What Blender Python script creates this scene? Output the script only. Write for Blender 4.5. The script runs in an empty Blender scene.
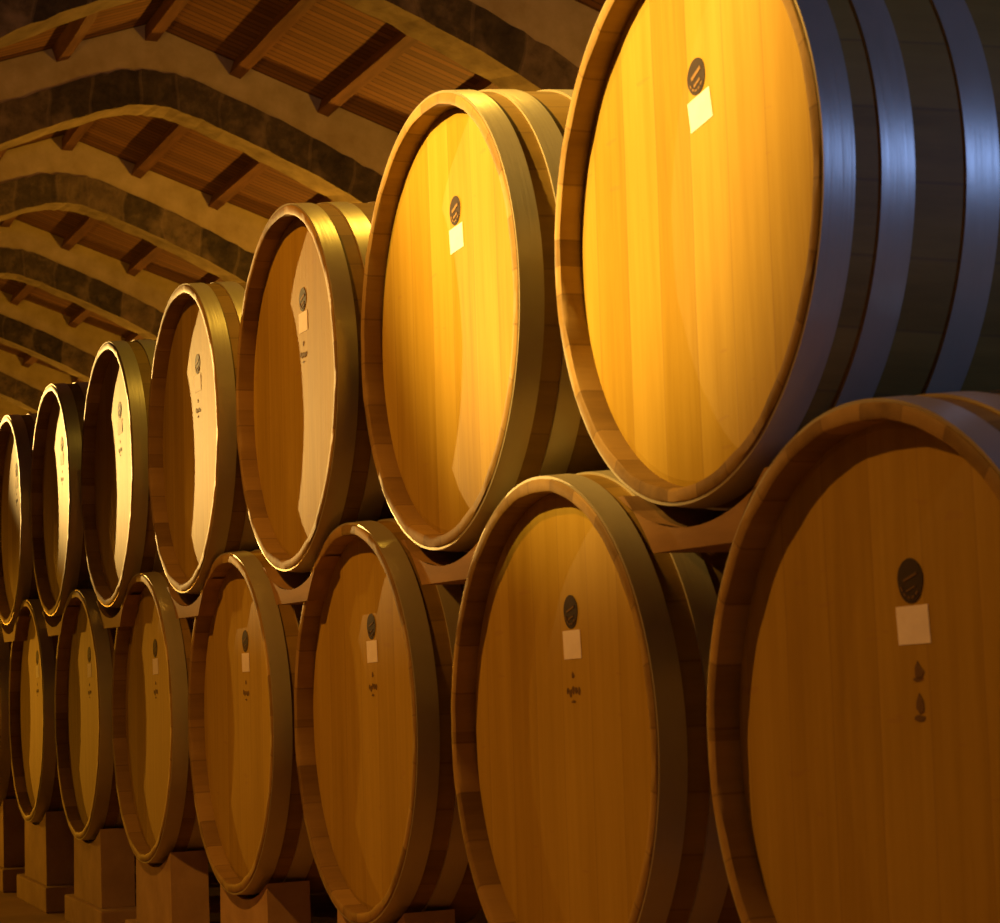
import bpy, bmesh, math, random
from mathutils import Vector, Matrix
random.seed(7)
PI = math.pi
S = bpy.context.scene
COL = S.collection
R = 0.30                 # chime radius of a barrel
SPR = 2.2952
SP = SPR * R          # spacing along a row
ZL = 0.49                # axis height of the lower row
DZ = 1.7963 * R
RB = 1.061 * R            # bilge radius
LEN = 0.945
HYAW = -0.015
STEP = .012      # the far barrels stand a little further out, one after the other

# ------------------------------------------------------------------ materials
def newmat(name):
    m = bpy.data.materials.new(name); m.use_nodes = True
    nt = m.node_tree; nt.nodes.clear()
    out = nt.nodes.new('ShaderNodeOutputMaterial'); b = nt.nodes.new('ShaderNodeBsdfPrincipled')
    nt.links.new(b.outputs[0], out.inputs[0])
    return m, nt, b
class N:
    def __init__(s, nt): s.nt = nt
    def n(s, t, **k):
        x = s.nt.nodes.new(t)
        for a, v in k.items(): setattr(x, a, v)
        return x
    def l(s, a, b): s.nt.links.new(a, b)
    def put(s, v, sock):
        if hasattr(v, 'links') or hasattr(v, 'is_linked'): s.l(v, sock)
        else: sock.default_value = v
    def math(s, op, a, b=0.0, clamp=False):
        x = s.n('ShaderNodeMath', operation=op); x.use_clamp = clamp
        s.put(a, x.inputs[0]); s.put(b, x.inputs[1]); return x.outputs[0]
    def xyz(s):
        tc = s.n('ShaderNodeTexCoord'); sp = s.n('ShaderNodeSeparateXYZ'); s.l(tc.outputs['Object'], sp.inputs[0])
        return tc.outputs['Object'], sp.outputs
    def comb(s, x, y, z):
        c = s.n('ShaderNodeCombineXYZ')
        for v, k in zip((x, y, z), c.inputs): s.put(v, k)
        return c.outputs[0]
    def noise(s, vec, scale, detail=3, rough=.55):
        t = s.n('ShaderNodeTexNoise'); s.l(vec, t.inputs['Vector'])
        t.inputs['Scale'].default_value = scale; t.inputs['Detail'].default_value = detail; t.inputs['Roughness'].default_value = rough
        return t.outputs['Fac']
    def white(s, vec):
        t = s.n('ShaderNodeTexWhiteNoise', noise_dimensions='3D'); s.l(vec, t.inputs['Vector']); return t.outputs['Value']
    def ramp(s, f, stops):
        r = s.n('ShaderNodeValToRGB'); s.l(f, r.inputs[0]); e = r.color_ramp.elements
        while len(e) < len(stops): e.new(.5)
        for k, (p, c) in zip(e, stops): k.position = p; k.color = (*c, 1)
        return r.outputs[0]
    def mix(s, f, a, b, mode='MIX'):
        m = s.n('ShaderNodeMix', data_type='RGBA', blend_type=mode)
        s.put(f, m.inputs[0])
        for v, k in ((a, m.inputs[6]), (b, m.inputs[7])):
            if isinstance(v, tuple): k.default_value = (*v, 1)
            else: s.l(v, k)
        return m.outputs[2]
    def bump(s, h, b, strength=.3, dist=.002):
        x = s.n('ShaderNodeBump'); x.inputs['Strength'].default_value = strength; x.inputs['Distance'].default_value = dist
        s.l(h, x.inputs['Height']); s.l(x.outputs[0], b.inputs['Normal'])
    def rnd(s):
        return s.n('ShaderNodeObjectInfo').outputs['Random']

def mat_head():
    m, nt, b = newmat('oak_head'); q = N(nt); vec, o = q.xyz(); r = q.rnd()
    wob = q.math('MULTIPLY', q.math('SUBTRACT', q.noise(vec, 2.2), .5), .012)
    u = q.math('ADD', q.math('DIVIDE', q.math('ADD', o[0], wob), .078), q.math('MULTIPLY', r, 7.0))
    bid = q.math('FLOOR', u); fr = q.math('FRACT', u)
    wn = q.white(q.comb(bid, q.math('MULTIPLY', r, 31.0), 1.0))
    joint = q.math('LESS_THAN', q.math('MINIMUM', fr, q.math('SUBTRACT', 1.0, fr)), .013)
    gv = q.comb(q.math('ADD', q.math('MULTIPLY', o[0], 9.0), q.math('MULTIPLY', wn, 9.0)), r, q.math('MULTIPLY', o[2], .55))
    g1 = q.noise(gv, 5.0, 5, .65)
    gv2 = q.comb(q.math('MULTIPLY', o[0], 30.0), r, q.math('MULTIPLY', o[2], 1.0))
    g2 = q.noise(gv2, 4.0, 4, .6)
    big = q.noise(vec, 5.0, 3)
    t = q.math('ADD', q.math('ADD', q.math('MULTIPLY', wn, .26), q.math('MULTIPLY', g1, .66)), q.math('ADD', q.math('MULTIPLY', g2, .12), q.math('MULTIPLY', big, .18)))
    col = q.ramp(t, [(.22, (.25, .145, .008)), (.52, (.36, .225, .015)), (.85, (.46, .305, .035))])
    fleck = q.noise(q.comb(q.math('MULTIPLY', o[0], 2.0), r, q.math('MULTIPLY', o[2], 9.0)), 7.0, 2)
    col = q.mix(q.math('MULTIPLY', q.math('GREATER_THAN', fleck, .70), .22), col, (.30, .14, .045))
    col = q.mix(q.math('MULTIPLY', joint, .25), col, (.16, .07, .02))
    q.l(col, b.inputs['Base Color']); b.inputs['Roughness'].default_value = .7; b.inputs['Specular IOR Level'].default_value = .22
    q.bump(q.math('SUBTRACT', g2, q.math('MULTIPLY', joint, 1.0)), b, .2, .0015)
    return m

def mat_staves(name='oak_staves', kw=.25, cols=((.15, .088, .010), (.25, .150, .02), (.35, .22, .035))):
    m, nt, b = newmat(name); q = N(nt); vec, o = q.xyz(); r = q.rnd()
    ang = q.math('ARCTAN2', o[2], o[0])
    u = q.math('ADD', q.math('MULTIPLY', ang, 28 / (2 * PI)), q.math('MULTIPLY', r, 9.0))
    bid = q.math('FLOOR', u); fr = q.math('FRACT', u)
    wn = q.white(q.comb(bid, q.math('MULTIPLY', r, 17.0), 2.0))
    joint = q.math('LESS_THAN', q.math('MINIMUM', fr, q.math('SUBTRACT', 1.0, fr)), .02)
    gv = q.comb(q.math('MULTIPLY', o[0], 14.0), q.math('MULTIPLY', o[1], 1.2), q.math('MULTIPLY', o[2], 14.0))
    g1 = q.noise(gv, 3.0, 5, .65)
    big = q.noise(vec, 7.0, 4)
    t = q.math('ADD', q.math('ADD', q.math('MULTIPLY', wn, kw), q.math('MULTIPLY', g1, .5)), q.math('MULTIPLY', big, .3))
    col = q.ramp(t, [(.25, cols[0]), (.55, cols[1]), (.9, cols[2])])
    col = q.mix(q.math('MULTIPLY', joint, .35), col, (.09, .045, .015))
    q.l(col, b.inputs['Base Color']); b.inputs['Roughness'].default_value = .65; b.inputs['Specular IOR Level'].default_value = .25
    q.bump(q.math('SUBTRACT', g1, q.math('MULTIPLY', joint, 1.0)), b, .3, .002)
    return m

def mat_plain(name, c1, c2, scale=12, rough=.7, metal=0.0, bump=.3, dist=.002, stretch=(1, 1, 1), stops=(.3, .7)):
    m, nt, b = newmat(name); q = N(nt); vec, o = q.xyz()
    v = q.comb(*[q.math('MULTIPLY', o[i], float(stretch[i])) for i in range(3)])
    f = q.noise(v, scale, 5, .6)
    q.l(q.ramp(f, [(stops[0], c1), (stops[1], c2)]), b.inputs['Base Color'])
    b.inputs['Roughness'].default_value = rough; b.inputs['Metallic'].default_value = metal
    if bump: q.bump(f, b, bump, dist)
    return m

def mat_steel():
    m, nt, b = newmat('galvanised_steel'); q = N(nt); vec, o = q.xyz()
    v = q.comb(o[0], q.math('MULTIPLY', o[1], 22.0), o[2])
    f = q.noise(v, 9.0, 4, .6); g = q.noise(vec, 16.0, 4, .6)
    q.l(q.mix(q.math('MULTIPLY', g, .6), (.52, .46, .26), (.34, .29, .14)), b.inputs['Base Color'])
    b.inputs['Metallic'].default_value = .4
    q.l(q.math('ADD', .27, q.math('MULTIPLY', f, .16)), b.inputs['Roughness'])
    q.bump(q.math('ADD', f, q.math('MULTIPLY', g, .6)), b, .25, .001)
    return m

def mat_stone():
    m, nt, b = newmat('arch_stone'); q = N(nt); vec, o = q.xyz()
    d = q.math('DIVIDE', o[1], .31)
    d = q.math('ADD', d, q.math('MULTIPLY', q.math('SUBTRACT', q.noise(vec, 1.3, 2), .5), .9))
    fr = q.math('FRACT', d); wn = q.white(q.comb(q.math('FLOOR', d), o[0], 0.0) if False else q.comb(q.math('FLOOR', d), q.rnd(), 0.0))
    joint = q.math('LESS_THAN', q.math('MINIMUM', fr, q.math('SUBTRACT', 1.0, fr)), .035)
    n1 = q.noise(vec, 9.0, 6, .7); n2 = q.noise(vec, 3.1, 3, .6)
    t = q.math('ADD', q.math('MULTIPLY', n1, .75), q.math('MULTIPLY', wn, .3))
    col = q.ramp(t, [(.3, (.040, .028, .012)), (.52, (.10, .070, .030)), (.75, (.24, .165, .075))])
    patch = q.n('ShaderNodeMapRange'); q.l(n2, patch.inputs[0]); patch.inputs[1].default_value = .56; patch.inputs[2].default_value = .74; patch = patch.outputs[0]
    col = q.mix(q.math('MULTIPLY', patch, .55), col, (.42, .29, .15))
    col = q.mix(q.math('MULTIPLY', q.math('MULTIPLY', joint, n1), .5), col, (.30, .21, .11))
    q.l(col, b.inputs['Base Color']); b.inputs['Roughness'].default_value = .95
    q.bump(q.math('SUBTRACT', n1, q.math('MULTIPLY', joint, .5)), b, .7, .02)
    return m

def mat_boards():
    m, nt, b = newmat('roof_boards'); q = N(nt); vec, o = q.xyz()
    u = q.math('DIVIDE', o[0], .075); fr = q.math('FRACT', u)
    wn = q.white(q.comb(q.math('FLOOR', u), 3.0, 0.0))
    gap = q.math('LESS_THAN', fr, .22)
    g = q.noise(q.comb(q.math('MULTIPLY', o[0], 14.0), o[1], o[2]), 3.0, 4)
    t = q.math('ADD', q.math('MULTIPLY', wn, .5), q.math('MULTIPLY', g, .5))
    col = q.ramp(t, [(.2, (.15, .058, .014)), (.8, (.27, .115, .03))])
    col = q.mix(q.math('MULTIPLY', gap, .75), col, (.05, .018, .008))
    q.l(col, b.inputs['Base Color']); b.inputs['Roughness'].default_value = .75
    q.bump(q.math('SUBTRACT', 1.0, gap), b, .5, .012)
    return m

M = dict(
    head=mat_head(), staves=mat_staves(), steel=mat_steel(), stone=mat_stone(), boards=mat_boards(),
    rim=mat_staves('chime_oak', .40, ((.13, .072, .014), (.27, .165, .038), (.42, .27, .07))),
    plaster=mat_plain('plaster', (.46, .34, .13), (.62, .48, .22), 5, .95, bump=.5, dist=.012, stops=(.35, .7)),
    beam=mat_plain('roof_beam_wood', (.12, .045, .015), (.24, .10, .035), 6, .75, stretch=(.3, 3, 3)),
    cradle=mat_plain('cradle_wood', (.22, .12, .03), (.38, .22, .06), 8, .75, stretch=(.6, 3, 3)),
    block=mat_plain('concrete_block', (.36, .225, .09), (.50, .33, .14), 11, .95, bump=.5, dist=.005),
    floor=mat_plain('floor_concrete', (.36, .22, .08), (.50, .32, .12), 4, .9, bump=.4, dist=.006),
    wall=mat_plain('lime_wall', (.30, .21, .12), (.42, .30, .18), 3, .95, bump=.4, dist=.01),
    ink=mat_plain('stamp_ink', (.012, .004, .002), (.03, .011, .005), 30, .8, bump=0),
    ink2=mat_plain('stamp_light', (.22, .12, .03), (.30, .17, .05), 30, .8, bump=0),
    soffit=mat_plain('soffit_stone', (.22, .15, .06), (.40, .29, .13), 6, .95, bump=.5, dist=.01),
    paper=mat_plain('label_paper', (.84, .78, .70), (.93, .88, .80), 45, .8, bump=0),
    mark=mat_plain('stencil_ink', (.10, .05, .01), (.17, .09, .02), 60, .8, bump=0),
    bung=mat_plain('bung_silicone', (.62, .50, .42), (.70, .58, .50), 20, .4, bump=0),
)

# ------------------------------------------------------------------ mesh helpers
def link(name, bm, mat, parent=None, smooth=False, loc=None):
    me = bpy.data.meshes.new(name); bmesh.ops.recalc_face_normals(bm, faces=bm.faces[:]); bm.to_mesh(me); bm.free()
    me.materials.append(mat)
    if smooth:
        for p in me.polygons: p.use_smooth = True
        try: me.set_sharp_from_angle(angle=math.radians(38))
        except Exception: pass
    o = bpy.data.objects.new(name, me); COL.objects.link(o)
    if parent: o.parent = parent
    if loc: o.location = loc
    return o
def tag(o, label, cat, group=None):
    o['label'] = label; o['category'] = cat
    if group: o['group'] = group
    return o
def empty(name, loc, label, cat, group=None, rz=0):
    o = bpy.data.objects.new(name, None); COL.objects.link(o); o.location = loc; o.rotation_euler = (0, 0, rz)
    o.empty_display_size = .1
    return tag(o, label, cat, group)
def lathe(prof, seg=96, closed=False, jit=0.0, jf=None, cap0=False, cap1=False):
    """prof: list of (y, r); revolve round the Y axis"""
    bm = bmesh.new(); rings = []
    for k, (y, r) in enumerate(prof):
        ring = []
        for i in range(seg):
            a = 2 * PI * i / seg
            rr = r + (jf(k, a) if jf else 0)
            ring.append(bm.verts.new((rr * math.cos(a), y, rr * math.sin(a))))
        rings.append(ring)
    n = len(rings)
    for k in range(n if closed else n - 1):
        A, B = rings[k], rings[(k + 1) % n]
        for i in range(seg):
            j = (i + 1) % seg
            bm.faces.new((A[i], A[j], B[j], B[i]))
    if cap0: bm.faces.new(rings[0])
    if cap1: bm.faces.new(rings[-1])
    return bm
def box(bm, x0, x1, y0, y1, z0, z1, bev=0.0):
    v = [bm.verts.new(p) for p in ((x0,y0,z0),(x1,y0,z0),(x1,y1,z0),(x0,y1,z0),(x0,y0,z1),(x1,y0,z1),(x1,y1,z1),(x0,y1,z1))]
    fs = [bm.faces.new([v[i] for i in f]) for f in ((0,3,2,1),(4,5,6,7),(0,1,5,4),(1,2,6,5),(2,3,7,6),(3,0,4,7))]
    if bev:
        es = list({e for f in fs for e in f.edges})
        bmesh.ops.bevel(bm, geom=es, offset=bev, segments=2, affect='EDGES', profile=.6)
def prism(pts, a0, a1, axis='y'):
    """closed outline of (u, z) pulled from a0 to a1 along y (u = x) or along x (u = y)"""
    bm = bmesh.new()
    f = (lambda u, z, a: (u, a, z)) if axis == 'y' else (lambda u, z, a: (a, u, z))
    A = [bm.verts.new(f(u, z, a0)) for u, z in pts]; B = [bm.verts.new(f(u, z, a1)) for u, z in pts]
    n = len(pts)
    for i in range(n): bm.faces.new((A[i], A[(i+1) % n], B[(i+1) % n], B[i]))
    bmesh.ops.triangulate(bm, faces=[bm.faces.new(A), bm.faces.new(B)])
    return bm

# ------------------------------------------------------------------ barrels
def rad(y):                       # outer wood radius along the barrel
    t = 2 * y / LEN - 1
    return R * .99 + (RB - R * .99) * (1 - abs(t) ** 2.1)
def barrel_meshes():
    d = {}
    rnd = random.Random(3)
    ph = [(rnd.randint(5, 40), rnd.random() * 6.28) for _ in range(6)]
    def rough(k, a): return .0009 * sum(math.sin(f * a + p) for f, p in ph) / 2 if k in (3, 4, 5) else 0
    ys = [LEN * i / 24 for i in range(25)]
    prof = [(.050, R * .94), (.030, R * .938), (.006, R * .938), (.0012, R * .942), (0.0, R * .950), (0.0, R * .982), (.0015, R * .989)]
    rimN = len(prof)
    prof += [(y, rad(y)) for y in ys[1:-1]]
    prof += [(LEN - .0015, R * .989), (LEN, R * .982), (LEN, R * .95), (LEN - .0012, R * .942), (LEN - .03, R * .938), (LEN - .05, R * .94)]
    d['body'] = lathe(prof, 112, jf=rough)
    d['head'] = lathe([(.027, R * .915), (.0285, R * .9385), (.045, R * .9385)], 96, cap0=True, cap1=True)
    return d
tilt = random.Random(11)
def ring_of(y0, y1, th=.0028):
    n = 4; top = [(y0 + (y1 - y0) * i / n, rad(y0 + (y1 - y0) * i / n) + th) for i in range(n + 1)]
    bot = [(y, r - th - .0012) for y, r in reversed(top)]
    return lathe(top + bot, 112, closed=True)
HOOPS = [(.0022, .033), (.0590, .0925), (.145, .180)]
HOOPS += [(LEN - b, LEN - a) for a, b in HOOPS]

def disc_marks(parent, row, rot, kind):
    """stamp, paper label and faint stencil on the head; heights in R above the axis"""
    y = .027
    def at(bm, name, mat, lab=None):
        o = link(name, bm, mat, parent, loc=(0, 0, RB)); o.rotation_euler = (0, rot, 0)
        if lab: o['label'] = lab
        return o
    cx, cz = 0.036, (.455 if abs(rot) > .1 else .472) * R
    rr = .0193
    bm = bmesh.new(); n = 40; wob = random.Random(int(rot * 1000) + 5)
    pts = [(cx + rr * (1 + .03 * math.sin(3 * a + rot * 9)) * math.cos(a), cz + rr * math.sin(a)) for a in [2 * PI * i / n for i in range(n)]]
    bm = prism(pts, y - .0007, y + .001)
    st = at(bm, 'round_stamp', M['ink'], 'dark round burnt stamp on the head')
    # lighter motif inside the stamp: two slanted bars and an inner arc
    bm = bmesh.new()
    lightness = kind.startswith('upper')
    def bar(x0, z0, x1, z1, w):
        dx, dz = x1 - x0, z1 - z0; L = math.hypot(dx, dz); nx, nz = -dz / L * w / 2, dx / L * w / 2
        q = [(x0 + nx, z0 + nz), (x0 - nx, z0 - nz), (x1 - nx, z1 - nz), (x1 + nx, z1 + nz)]
        A = [bm.verts.new((cx + u, y - .0012, cz + v)) for u, v in q]; B = [bm.verts.new((cx + u, y - .0005, cz + v)) for u, v in q]
        bm.faces.new(A); bm.faces.new(B[::-1])
        for i in range(4): bm.faces.new((A[i], B[i], B[(i + 1) % 4], A[(i + 1) % 4]))
    w = .0042 if lightness else .002
    bar(-.010, .000, .011, .006, w); bar(-.006, -.009, .008, -.005, w * .7)
    for a0 in range(200, 330, 26):
        a, b_ = math.radians(a0), math.radians(a0 + 16)
        bar(.0145 * math.cos(a), .0145 * math.sin(a), .0145 * math.cos(b_), .0145 * math.sin(b_), .002)
    o = link('stamp_motif', bm, M['ink2'] if lightness else M['mark'], st)
    # paper label
    hw, hh = (.0242, .0168)
    lz = (.332 if abs(rot) > .1 else .347) * R
    if kind != 'nolabel':
        bm = prism([(cx - hw + .002, lz - hh), (cx + hw + .002, lz - hh + .001), (cx + hw, lz + hh), (cx - hw, lz + hh - .001)], y - .0006, y + .0006)
        pl = at(bm, 'paper_label', M['paper'], 'small white rectangular paper label')
    # faint stencil under the label
    bm = bmesh.new(); r2 = random.Random(int(rot * 777) + 2)
    sz = .17 * R
    def blot(x, z, w_, h_):
        n = 7; q = [(x + w_ * (1 + .35 * r2.uniform(-1, 1)) * math.cos(2 * PI * i / n), z + h_ * (1 + .35 * r2.uniform(-1, 1)) * math.sin(2 * PI * i / n)) for i in range(n)]
        A = [bm.verts.new((u, y - .0006, v)) for u, v in q]; B = [bm.verts.new((u, y + .0006, v)) for u, v in q]
        bm.faces.new(A); bm.faces.new(B[::-1])
        for i in range(n): bm.faces.new((A[i], B[i], B[(i + 1) % n], A[(i + 1) % n]))
    if kind == 'lower0':
        blot(cx + .006, .215 * R, .006, .008); blot(cx + .003, .195 * R, .008, .002)
        blot(cx + .006, .125 * R, .006, .007); blot(cx + .004, .085 * R, .009, .0025)
    elif kind != 'upper':
        blot(cx, sz + .018, .003, .004)
        for k in range(5): blot(cx - .016 + k * .008, sz + r2.uniform(-.002, .002), .0032, .0042)
        blot(cx, sz - .012, .006, .0018)
    if len(bm.verts): at(bm, 'stencil_mark', M['mark'], 'faint illegible brown stencil marks')

def make_barrel(label, x, z, rot, kind, group, sc=1.0, yaw=HYAW, dy=0.0):
    g = 1 + dy / (3.23 * R); x = 5.019 * R + (x - 5.019 * R) * g; z = ZL + .272 * R + (z - ZL - .272 * R) * g; sc *= g
    cy = LEN / 2
    t = empty('wine_barrel', (x, dy, z - RB * sc), label, 'barrel', group, yaw)
    t.scale = (sc, 1, sc)
    return t
proto = None
def fill_barrel(t, kind, rot):
    global proto
    if proto is None:
        d = barrel_meshes(); proto = {}
        b = link('staves', d['body'], M['staves'], t, smooth=True, loc=(0, 0, RB))
        b.data.materials.append(M['rim'])
        for p in b.data.polygons:
            if p.center.y < .0023 or p.center.y > LEN - .0023 or Vector((p.center.x, p.center.z)).length < R * .9475: p.material_index = 1
        h = link('head', d['head'], M['head'], t, smooth=False, loc=(0, 0, RB))
        back = h.copy(); COL.objects.link(back); back.parent = t; back.location = (0, LEN, RB); back.rotation_euler = (0, 0, PI); back.name = 'head'
        hs = [link('hoop', ring_of(*q), M['steel'], t, smooth=True, loc=(0, 0, RB)) for q in HOOPS]
        bm = lathe([(-.012, .026), (.004, .026), (.012, .022), (.014, .018)], 28, cap0=True, cap1=True)
        bg = link('bung', bm, M['bung'], t, smooth=True, loc=(0, LEN / 2, RB * 2)); bg.rotation_euler = (PI / 2, 0, 0)
        bg['label'] = 'pale round bung'
        proto['parts'] = [b, h, back] + hs + [bg]
    else:
        for p in proto['parts']:
            c = p.copy(); COL.objects.link(c); c.parent = t
            if p.name.startswith('head') and p.location.y < .1: c.rotation_euler = (0, rot * .5, 0)
    disc_marks(t, 0, rot, kind)

G_U = 'oak barrels of the upper row'; G_L = 'oak barrels of the lower row'
UP = [  # index, dx, dz (in R), scale, rot, label
 (1, -0.0104, -0.0136, 0.998, -.11, 'large near upper oak barrel with bright yellow head and bluish steel hoops showing'),
 (2, -0.0018, -0.0021, 1.0134, -.02, 'upper oak barrel with fully lit yellow head, second from the right'),
 (3, 0.0095, 0.016, 1.0009, .03, 'upper oak barrel with head half brown shade, half tan light, third from right'),
 (4, 0.025, -0.0001, 1.001, .02, 'upper oak barrel whose right head edge glares nearly white'),
 (5, 0.0005, -0.0049, 0.998, .0, 'upper oak barrel just left of the one with the white glare'),
 (6, 0.0036, -0.0002, 0.992, .02, 'narrow-looking upper oak barrel, second from the left frame edge'),
 (7, 0.0197, 0.0051, 1.003, .0, 'upper oak barrel cut off by the left frame edge'),
]
LO = [
 (0, 0.0132, -0.0017, 0.998, 0., 'huge nearest lower oak barrel cut off at bottom right, white label on dim head'),
 (1, 0.0099, -0.0123, 1.0104, .0, 'lower oak barrel between the huge right one and its left neighbour, cradle at its shoulder'),
 (2, -0.0274, 0.014, 0.9816, .0, 'third lower oak barrel from the right, foot cropped by the bottom edge'),
 (3, -0.0151, -0.0164, 1.007, .01, 'fourth lower oak barrel from the right, whole rim in view'),
 (4, -0.0188, -0.012, 1.0027, .0, 'fifth lower oak barrel from the right, lit patch low on its dark head'),
 (5, 0.0078, -0.0128, 0.9913, .0, 'sixth lower oak barrel from the right, narrow dark head'),
 (6, -0.0119, -0.0012, 0.9959, .0, 'slim lower oak barrel near the left frame edge with an orange lit head'),
 (7, 0, 0, 1.0, .0, 'lower oak barrel of which only a sliver shows at the left frame edge'),
]
def stag(i): return -STEP * max(0, i - 2)
def prop(dy): return 1 + dy / (3.23 * R)
for i, dx, dz, sc, rot, lab in UP:
    t = make_barrel(lab, (-i * SPR + 1.2515 + dx) * R, ZL + DZ + dz * R, rot, 'upper', G_U, sc, dy=stag(i))
    fill_barrel(t, 'upper' if i < 3 else 'upper_marked', rot)
for i, dx, dz, sc, rot, lab in LO:
    t = make_barrel(lab, (-i * SPR + dx) * R, ZL + dz * R, rot, 'lower', G_L, sc, dy=stag(i))
    fill_barrel(t, 'lower0' if i == 0 else 'lower', rot)

# ------------------------------------------------------------------ saddle cradles between the rows, blocks below
def cradle_outline(x0):
    # x0: axis of the upper barrel; lower axes at x0 -+ SP/2
    pts = []
    zb = ZL + .64 * R; rl = 1.075 * R; h = SP / 2
    def lowz(x, c): return ZL + math.sqrt(max(0, rl * rl - (x - c) ** 2))
    xb = math.sqrt(rl * rl - (zb - ZL) ** 2)      # half chord at zb
    xL, xR = x0 - h, x0 + h
    top = .86 * R + ZL
    xt = math.sqrt(rl * rl - (top - ZL) ** 2)
    n = 8
    left = [(xL + xb + (xt - xb) * k / n) for k in range(n + 1)]
    pts += [(x, lowz(x, xL)) for x in left][::-1]              # down the left side
    pts += [(xR - (x - xL), lowz(x, xL)) for x in left]         # up the right side
    rc = 1.085 * R; zc = ZL + DZ
    xe = math.sqrt(rc * rc - (zc - top) ** 2)
    m = 16
    for k in range(m + 1):
        a = -xe + 2 * xe * (m - k) / m
        pts.append((x0 + a, zc - math.sqrt(rc * rc - a * a)))
    out = [pts[0]]
    for p in pts[1:]:
        if math.hypot(p[0] - out[-1][0], p[1] - out[-1][1]) > .002: out.append(p)
    return out
names = {1: 'under the big yellow barrel', 2: 'under the second upper barrel from the right', 3: 'under the third upper barrel from the right',
         4: 'under the upper barrel with the white glare', 5: 'under the fifth upper barrel from the right', 6: 'under the sixth upper barrel from the right', 7: 'under the leftmost upper barrel'}
for i in range(1, 8):
    x0 = (-i * SPR + 1.2515) * R - .2 * .02
    dy = stag(i); g = prop(dy)
    bm = prism(cradle_outline(x0), .010, .20)
    bm2 = prism(cradle_outline(x0), .60, .80)
    for b_ in (bm, bm2):
        for v in b_.verts:
            v.co.x = 5.019 * R + (v.co.x - 5.019 * R) * g; v.co.z = ZL + .272 * R + (v.co.z - ZL - .272 * R) * g; v.co.y += dy
    o = link('barrel_cradle', bm, M['cradle'])
    tag(o, 'hollowed wooden cradle ' + names[i], 'cradle', 'wooden cradles between the barrel rows')
    o = link('barrel_cradle', bm2, M['cradle'])
    tag(o, 'rear wooden cradle ' + names[i], 'cradle', 'wooden cradles between the barrel rows')
bn = {0: 'the huge nearest lower barrel', 1: 'the second lower barrel from the right', 2: 'the third lower barrel from the right', 3: 'the fourth lower barrel from the right',
      4: 'the fifth lower barrel from the right', 5: 'the sixth lower barrel from the right', 6: 'the slim lower barrel near the left edge', 7: 'the leftmost lower barrel sliver'}
def block_outline(c, yb, zc, g):
    rb = rad(yb) * g + .004; hw = .50 * R; zt = zc - math.sqrt(rb * rb - hw * hw)
    pts = [(c - hw - .006, .062), (c + hw + .006, .062), (c + hw, zt)]
    for k in range(1, 12):
        a = hw - 2 * hw * k / 12
        pts.append((c + a, zc - math.sqrt(rb * rb - a * a)))
    return pts + [(c - hw, zt)]
for i in range(0, 8):
    dy = stag(i); g = prop(dy)
    c = 5.019 * R + ((-i * SPR + LO[i][1]) * R - 5.019 * R) * g + .012
    zc = ZL + .272 * R + (LO[i][2] - .272) * R * g
    bm = bmesh.new(); box(bm, c - .72 * R, c + .70 * R, .008 + dy, .93 + dy, 0, .0615, .004)
    o = link('plinth_block', bm, M['block'])
    tag(o, 'low wide concrete plinth on the floor under ' + bn[i], 'plinth', 'concrete plinths under the lower barrels')
    for y0, y1, w_ in ((.020, .095, 'concrete support block'), (LEN - .10, LEN - .03, 'rear concrete support block')):
        bm = prism(block_outline(c, y1 if y0 < .4 else y0, zc, g * LO[i][3]), y0 + dy, y1 + dy)
        o = link('support_block', bm, M['block'])
        tag(o, w_ + ' hollowed to carry ' + bn[i], 'block', 'concrete support blocks under the lower barrels')

# ------------------------------------------------------------------ building
YR, ZR = 2.25, 4.57 + ZL
SL = .352
X2 = 1.506 - 13.56; D = 3.07
YW0, YW1 = -1.95, 6.45
XE0, XE1 = -36.0, 4.2
def roof(y): return ZR - SL * abs(y - YR)
half = [(0, 3.99), (.15, 3.975), (.3, 3.935), (.6, 3.82), (.92, 3.69), (1.2, 3.56), (1.5, 3.41), (2.0, 3.12), (2.5, 2.78), (3.0, 2.36), (3.4, 1.9), (3.7, 1.35), (3.85, .7), (3.88, -.45)]
def offs(t):
    out = []
    for i, (u, z) in enumerate(half):
        a = half[max(0, i - 1)]; b = half[min(len(half) - 1, i + 1)]
        du, dz = b[0] - a[0], b[1] - a[1]; L = math.hypot(du, dz)
        if i == 0: out.append((0, z + t)); continue
        out.append((u - dz / L * t, z + du / L * t))
    return out
ext = offs(.245)
def arch_ring(x):
    i_ = [(YR + u, z + ZL) for u, z in half]; o_ = [(YR + u, z + ZL) for u, z in ext]
    il = [(2 * YR - y, z) for y, z in i_[::-1]]; ol = [(2 * YR - y, z) for y, z in o_[::-1]]
    inner = il[:-1] + i_; outer = ol[:-1] + o_
    # strip of quads, subdivided and slightly weathered
    bm = bmesh.new(); rr = random.Random(int(abs(x) * 10))
    def dens(L):
        out = []
        for a, b in zip(L, L[1:]):
            for k in range(4): out.append((a[0] + (b[0] - a[0]) * k / 4, a[1] + (b[1] - a[1]) * k / 4))
        return out + [L[-1]]
    inner, outer = dens(inner), dens(outer)
    rows = []
    for (yi, zi), (yo, zo) in zip(inner, outer):
        j = lambda s=.006: rr.uniform(-s, s)
        rows.append([bm.verts.new((x + j(), yi, zi + j())), bm.verts.new((x + j(), yo, zo + j(.010))),
                     bm.verts.new((x - .28 + j(), yo, zo + j())), bm.verts.new((x - .28 + j(), yi, zi + j()))])
    for A, B in zip(rows, rows[1:]):
        for k in range(4): bm.faces.new((A[k], A[(k + 1) % 4], B[(k + 1) % 4], B[k]))
    bm.faces.new(rows[0]); bm.faces.new(rows[-1])
    return bm
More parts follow.
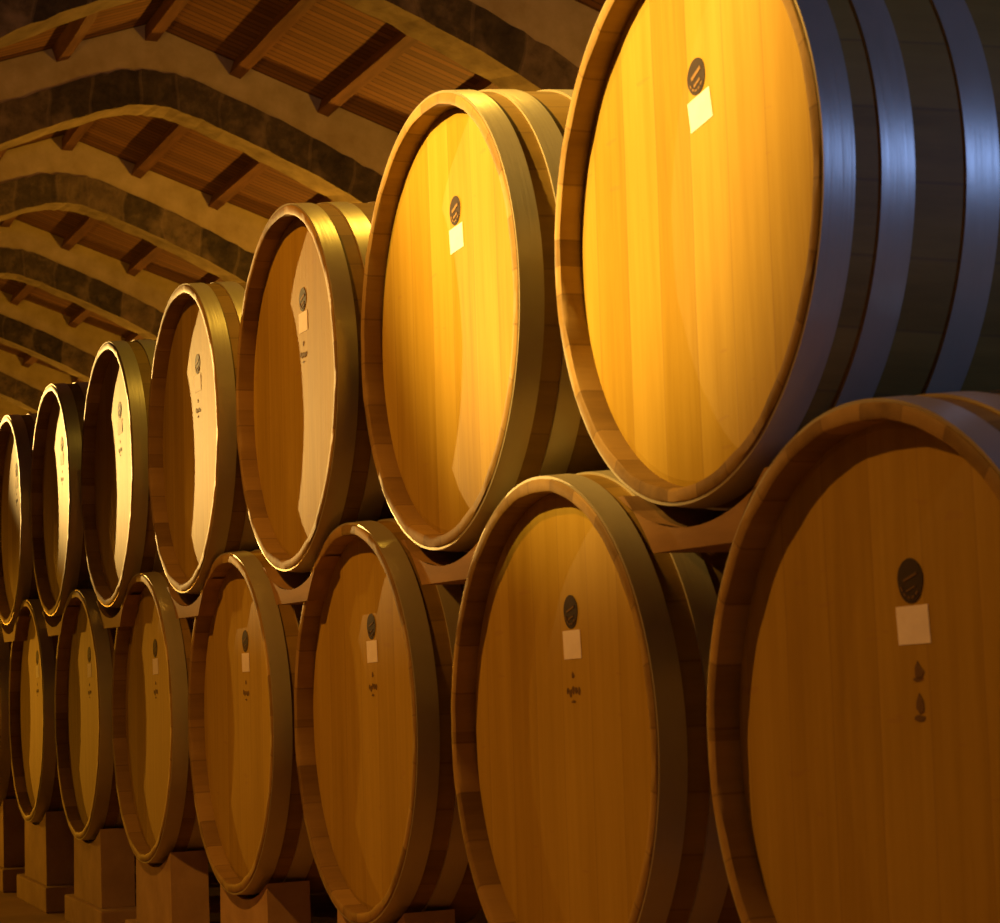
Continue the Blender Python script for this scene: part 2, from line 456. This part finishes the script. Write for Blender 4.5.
def spandrel(x, purl):
    # plaster wall between the arch ring and the roof, notched round the beams
    bm = bmesh.new()
    o_ = [(YR + u, z + ZL - .01) for u, z in ext]
    outer = [(2 * YR - y, z) for y, z in o_[::-1]][:-1] + o_
    outer = [(min(max(y, YW0), YW1), z) for y, z in outer]
    ys = []
    for (a, b) in zip(outer, outer[1:]):
        n = 3
        for k in range(n): ys.append((a[0] + (b[0] - a[0]) * k / n, a[1] + (b[1] - a[1]) * k / n))
    ys.append(outer[-1])
    rows = []
    for y, z in ys:
        rt = roof(y) - .004
        z = min(z, rt - .02)
        rows.append([bm.verts.new((x - .02, y, z)), bm.verts.new((x - .02, y, rt)), bm.verts.new((x - .26, y, rt)), bm.verts.new((x - .26, y, z))])
    for A, B in zip(rows, rows[1:]):
        for k in range(4): bm.faces.new((A[k], A[(k + 1) % 4], B[(k + 1) % 4], B[k]))
    bm.faces.new(rows[0]); bm.faces.new(rows[-1])
    bmesh.ops.remove_doubles(bm, verts=bm.verts[:], dist=1e-5)
    return bm
alab = ['nearest stone arch in view, cropped by the top edge above the second upper barrel',
        'second stone arch, with full peak showing at the upper left',
        'third stone arch, its pale plaster gable glowing brightest',
        'fourth stone arch, its foot meeting the glare-edged upper barrel',
        'fifth stone arch, low at the left frame edge', 'sixth stone arch, above the leftmost upper barrels', 'seventh stone arch, far end glimpse at left',
        'eighth stone arch, hidden at the far end']
PY = [YR + .012, YR + .64, YR + 1.27, YR + 1.9, YR + 2.53]
for k in range(1, 8):
    x = X2 - (k - 2) * D
    t = empty('stone_arch', (x, YR, 0), alab[k - 1], 'arch', 'stone arches carrying the roof')
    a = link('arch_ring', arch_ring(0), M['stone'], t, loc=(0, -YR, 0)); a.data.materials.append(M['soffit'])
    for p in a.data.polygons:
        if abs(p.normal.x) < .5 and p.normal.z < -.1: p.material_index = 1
    w = link('plaster_gable', spandrel(0, None), M['plaster'], t, loc=(0, -YR, 0)); w['label'] = 'ochre plaster infill'
# roof beams, one set per bay
side = {-1: 'first beam left of the ridge', 0: 'ridge beam', 1: 'first beam right of the ridge', 2: 'second beam right of the ridge', 3: 'third beam right of the ridge', 4: 'fourth beam right of the ridge'}
bayn = {0: 'in front of the nearest arch', 1: 'between the first and second arches', 2: 'between the second and third arches', 3: 'between the third and fourth arches',
        4: 'between the fourth and fifth arches', 5: 'between the fifth and sixth arches', 6: 'between the sixth and seventh arches'}
for b in range(1, 7):
    xa = X2 - (b - 2) * D - .21; xb = xa - D + .135
    if b == 0: xa = X2 + 2 * D - .3
    xb = X2 - (b - 1) * D - .05
    for j in (-1, 0, 1, 2, 3, 4):
        if b == 0: continue
        y = YR + .012 + j * .635
        zr = roof(y); s = -SL if y >= YR else SL
        w = .042; h = .10
        rr = random.Random(b * 10 + j)
        y += rr.uniform(-.015, .015)
        bm = bmesh.new()
        ang = math.atan(s) if j else 0
        n = 5; rows = []
        for q in range(n + 1):
            xx = xa + (xb - xa) * q / n; jy, jz = rr.uniform(-.006, .006), rr.uniform(-.004, .004)
            c = []
            for u, v in ((-w, -h), (w, -h), (w, .0), (-w, .0)):
                yy = u * math.cos(ang) - v * math.sin(ang); zz = u * math.sin(ang) + v * math.cos(ang)
                c.append(bm.verts.new((xx, y + yy + jy, roof(y) - .003 + zz + jz - (.02 if not j else 0))))
            rows.append(c)
        for A, B in zip(rows, rows[1:]):
            for k in range(4): bm.faces.new((A[k], A[(k + 1) % 4], B[(k + 1) % 4], B[k]))
        bm.faces.new(rows[0]); bm.faces.new(rows[-1])
        o = link('roof_beam', bm, M['beam'])
        o['kind'] = 'thing'; tag(o, 'dark wooden roof beam, ' + side[j] + ', ' + bayn[b], 'beam', 'wooden beams under the roof boards')
def struct(name, bm, mat):
    o = link(name, bm, mat); o['kind'] = 'structure'; return o
bm = prism([(YW0 - .2, roof(YW0 - .2)), (YR, ZR), (YR, ZR + .06), (YW0 - .2, roof(YW0 - .2) + .06)], XE0, XE1, 'x')
struct('ceiling', bm, M['boards'])
bm = prism([(YR, ZR), (YW1 + .2, roof(YW1 + .2)), (YW1 + .2, roof(YW1 + .2) + .06), (YR, ZR + .06)], XE0, XE1, 'x')
struct('ceiling', bm, M['boards'])
bm = bmesh.new(); box(bm, XE0, XE1, YW0 - .2, YW1 + .2, -.1, 0); struct('floor', bm, M['floor'])
bm = bmesh.new(); box(bm, XE0, XE1, YW0 - .2, YW0, 0, roof(YW0)); struct('wall_left', bm, M['wall'])
bm = bmesh.new(); box(bm, XE0, XE1, YW1, YW1 + .2, 0, roof(YW1)); struct('wall_right', bm, M['wall'])
for nm, xx in (('wall_far', XE0), ('wall_near', XE1)):
    struct(nm, prism([(YW0 - .2, 0), (YW1 + .2, 0), (YW1 + .2, roof(YW1 + .2)), (YR, ZR), (YW0 - .2, roof(YW0 - .2))], xx - .1, xx + .1, 'x'), M['wall'])

# ------------------------------------------------------------------ lights
def aim(o, tgt):
    o.rotation_euler = (Vector(tgt) - Vector(o.location)).to_track_quat('-Z', 'Y').to_euler()
def light(name, kind, loc, power, col, tgt=None, **k):
    l = bpy.data.lights.new(name, kind); l.energy = power; l.color = col
    for a, v in k.items(): setattr(l, a, v)
    o = bpy.data.objects.new(name, l); COL.objects.link(o); o.location = loc
    if tgt: aim(o, tgt)
    return o
ZO = ZL - .45
light('key_spot', 'SPOT', (-.95, -1.75, 2.05 + ZO), 600, (1, .61, .17), (-.68, 0, 1.45 + ZO), spot_size=math.radians(42), spot_blend=.6, shadow_soft_size=.02)
light('aisle_lamp', 'SPOT', (-1.35, -1.45, 2.3 + ZO), 118, (1, .41, .06), (-.9, 0, .4), spot_size=math.radians(110), spot_blend=.8, shadow_soft_size=.03)
light('floor_fill', 'SPOT', (-5.2, -1.5, 2.4), 20, (1, .41, .02), (-4.9, 0, .2), spot_size=math.radians(90), spot_blend=.9, shadow_soft_size=.04)  # added fill to brighten the floor and far lower barrels, no fixture
light('far_low_spot', 'SPOT', (-8.4, -.95, .62), 230, (1, .38, .02), (-3.2, .0, .40), spot_size=math.radians(14), spot_blend=1.0, shadow_soft_size=.02)  # added grazing beam that draws lit crescents on the far lower heads
light('block_fill', 'SPOT', (-5.4, -1.8, .6), 42, (1, .46, .02), (-4.2, 0, -.15), spot_size=math.radians(70), spot_blend=.8, shadow_soft_size=.03)  # added low fill to brighten the block and plinth fronts
fs = light('far_spot', 'SPOT', (-8.4, -.77, 1.42 + ZO), 3400, (1, .58, .15), (-2.3, .044, 1.24 + ZO), spot_size=math.radians(12.5), spot_blend=1.0, shadow_soft_size=.008)
fs.scale = (.47, 1, 1)
light('overhead_lamp', 'SPOT', (-2.0, .55, 3.0), 60, (1, .60, .08), (-1.9, .35, 1.2), spot_size=math.radians(85), spot_blend=.7, shadow_soft_size=.06)
light('aisle_fill', 'POINT', (2.6, -1.3, 2.3), 7, (1, .55, .04), shadow_soft_size=.1)
light('cool_window', 'AREA', (3.3, 1.85, 1.65 + ZO), 46, (.17, .30, 1.0), (-1.5, .8, 1.3), shape='SQUARE', size=.7)
for k in range(0, 8):
    x = X2 - (k - 2) * D - .5
    light('bay_lamp', 'SPOT', (x, 4.45, 2.55 + ZO), 190 if k == 2 else 85, (1, .49, .05), (x, 4.2, 5), spot_size=math.radians(160), spot_blend=.3, shadow_soft_size=.06)  # unseen upward lamp in each bay behind the barrels, clear of the wall
    light('roof_fill', 'SPOT', (x + .3, -.9, 2.2 + ZO), 42, (1, .46, .04), (x - .8, 1.2, 5), spot_size=math.radians(130), spot_blend=.5, shadow_soft_size=.15)  # added fill from the left aisle, softens the shade beside the beams
w = bpy.data.worlds.new('World'); S.world = w; w.use_nodes = True
w.node_tree.nodes['Background'].inputs[0].default_value = (1, .6, .25, 1); w.node_tree.nodes['Background'].inputs[1].default_value = .01

# ------------------------------------------------------------------ camera
yaw, pitch, roll = 1.17009, .09881, -.03296
F = Vector((-math.sin(yaw) * math.cos(pitch), math.cos(yaw) * math.cos(pitch), math.sin(pitch)))
Rt = Vector((math.cos(yaw), math.sin(yaw), 0)); U = Rt.cross(F)
R2 = Rt * math.cos(roll) + U * math.sin(roll); U2 = -Rt * math.sin(roll) + U * math.cos(roll)
cam = bpy.data.cameras.new('camera'); co = bpy.data.objects.new('camera', cam); COL.objects.link(co)
mw = Matrix((( R2.x, U2.x, -F.x, 5.019 * R), (R2.y, U2.y, -F.y, -3.230 * R), (R2.z, U2.z, -F.z, 0.27227 * R + ZL), (0, 0, 0, 1)))
co.matrix_world = mw
cam.sensor_width = 36; cam.lens = 36 * 2.04387; cam.dof.use_dof = True; cam.dof.focus_distance = 4.0; cam.dof.aperture_fstop = 20; cam.clip_start = .05; cam.clip_end = 100
S.camera = co
S.view_settings.view_transform = 'Standard'; S.view_settings.look = 'None'
S.view_settings.gamma = 1; S.view_settings.use_curve_mapping = False; S.view_settings.exposure = 0
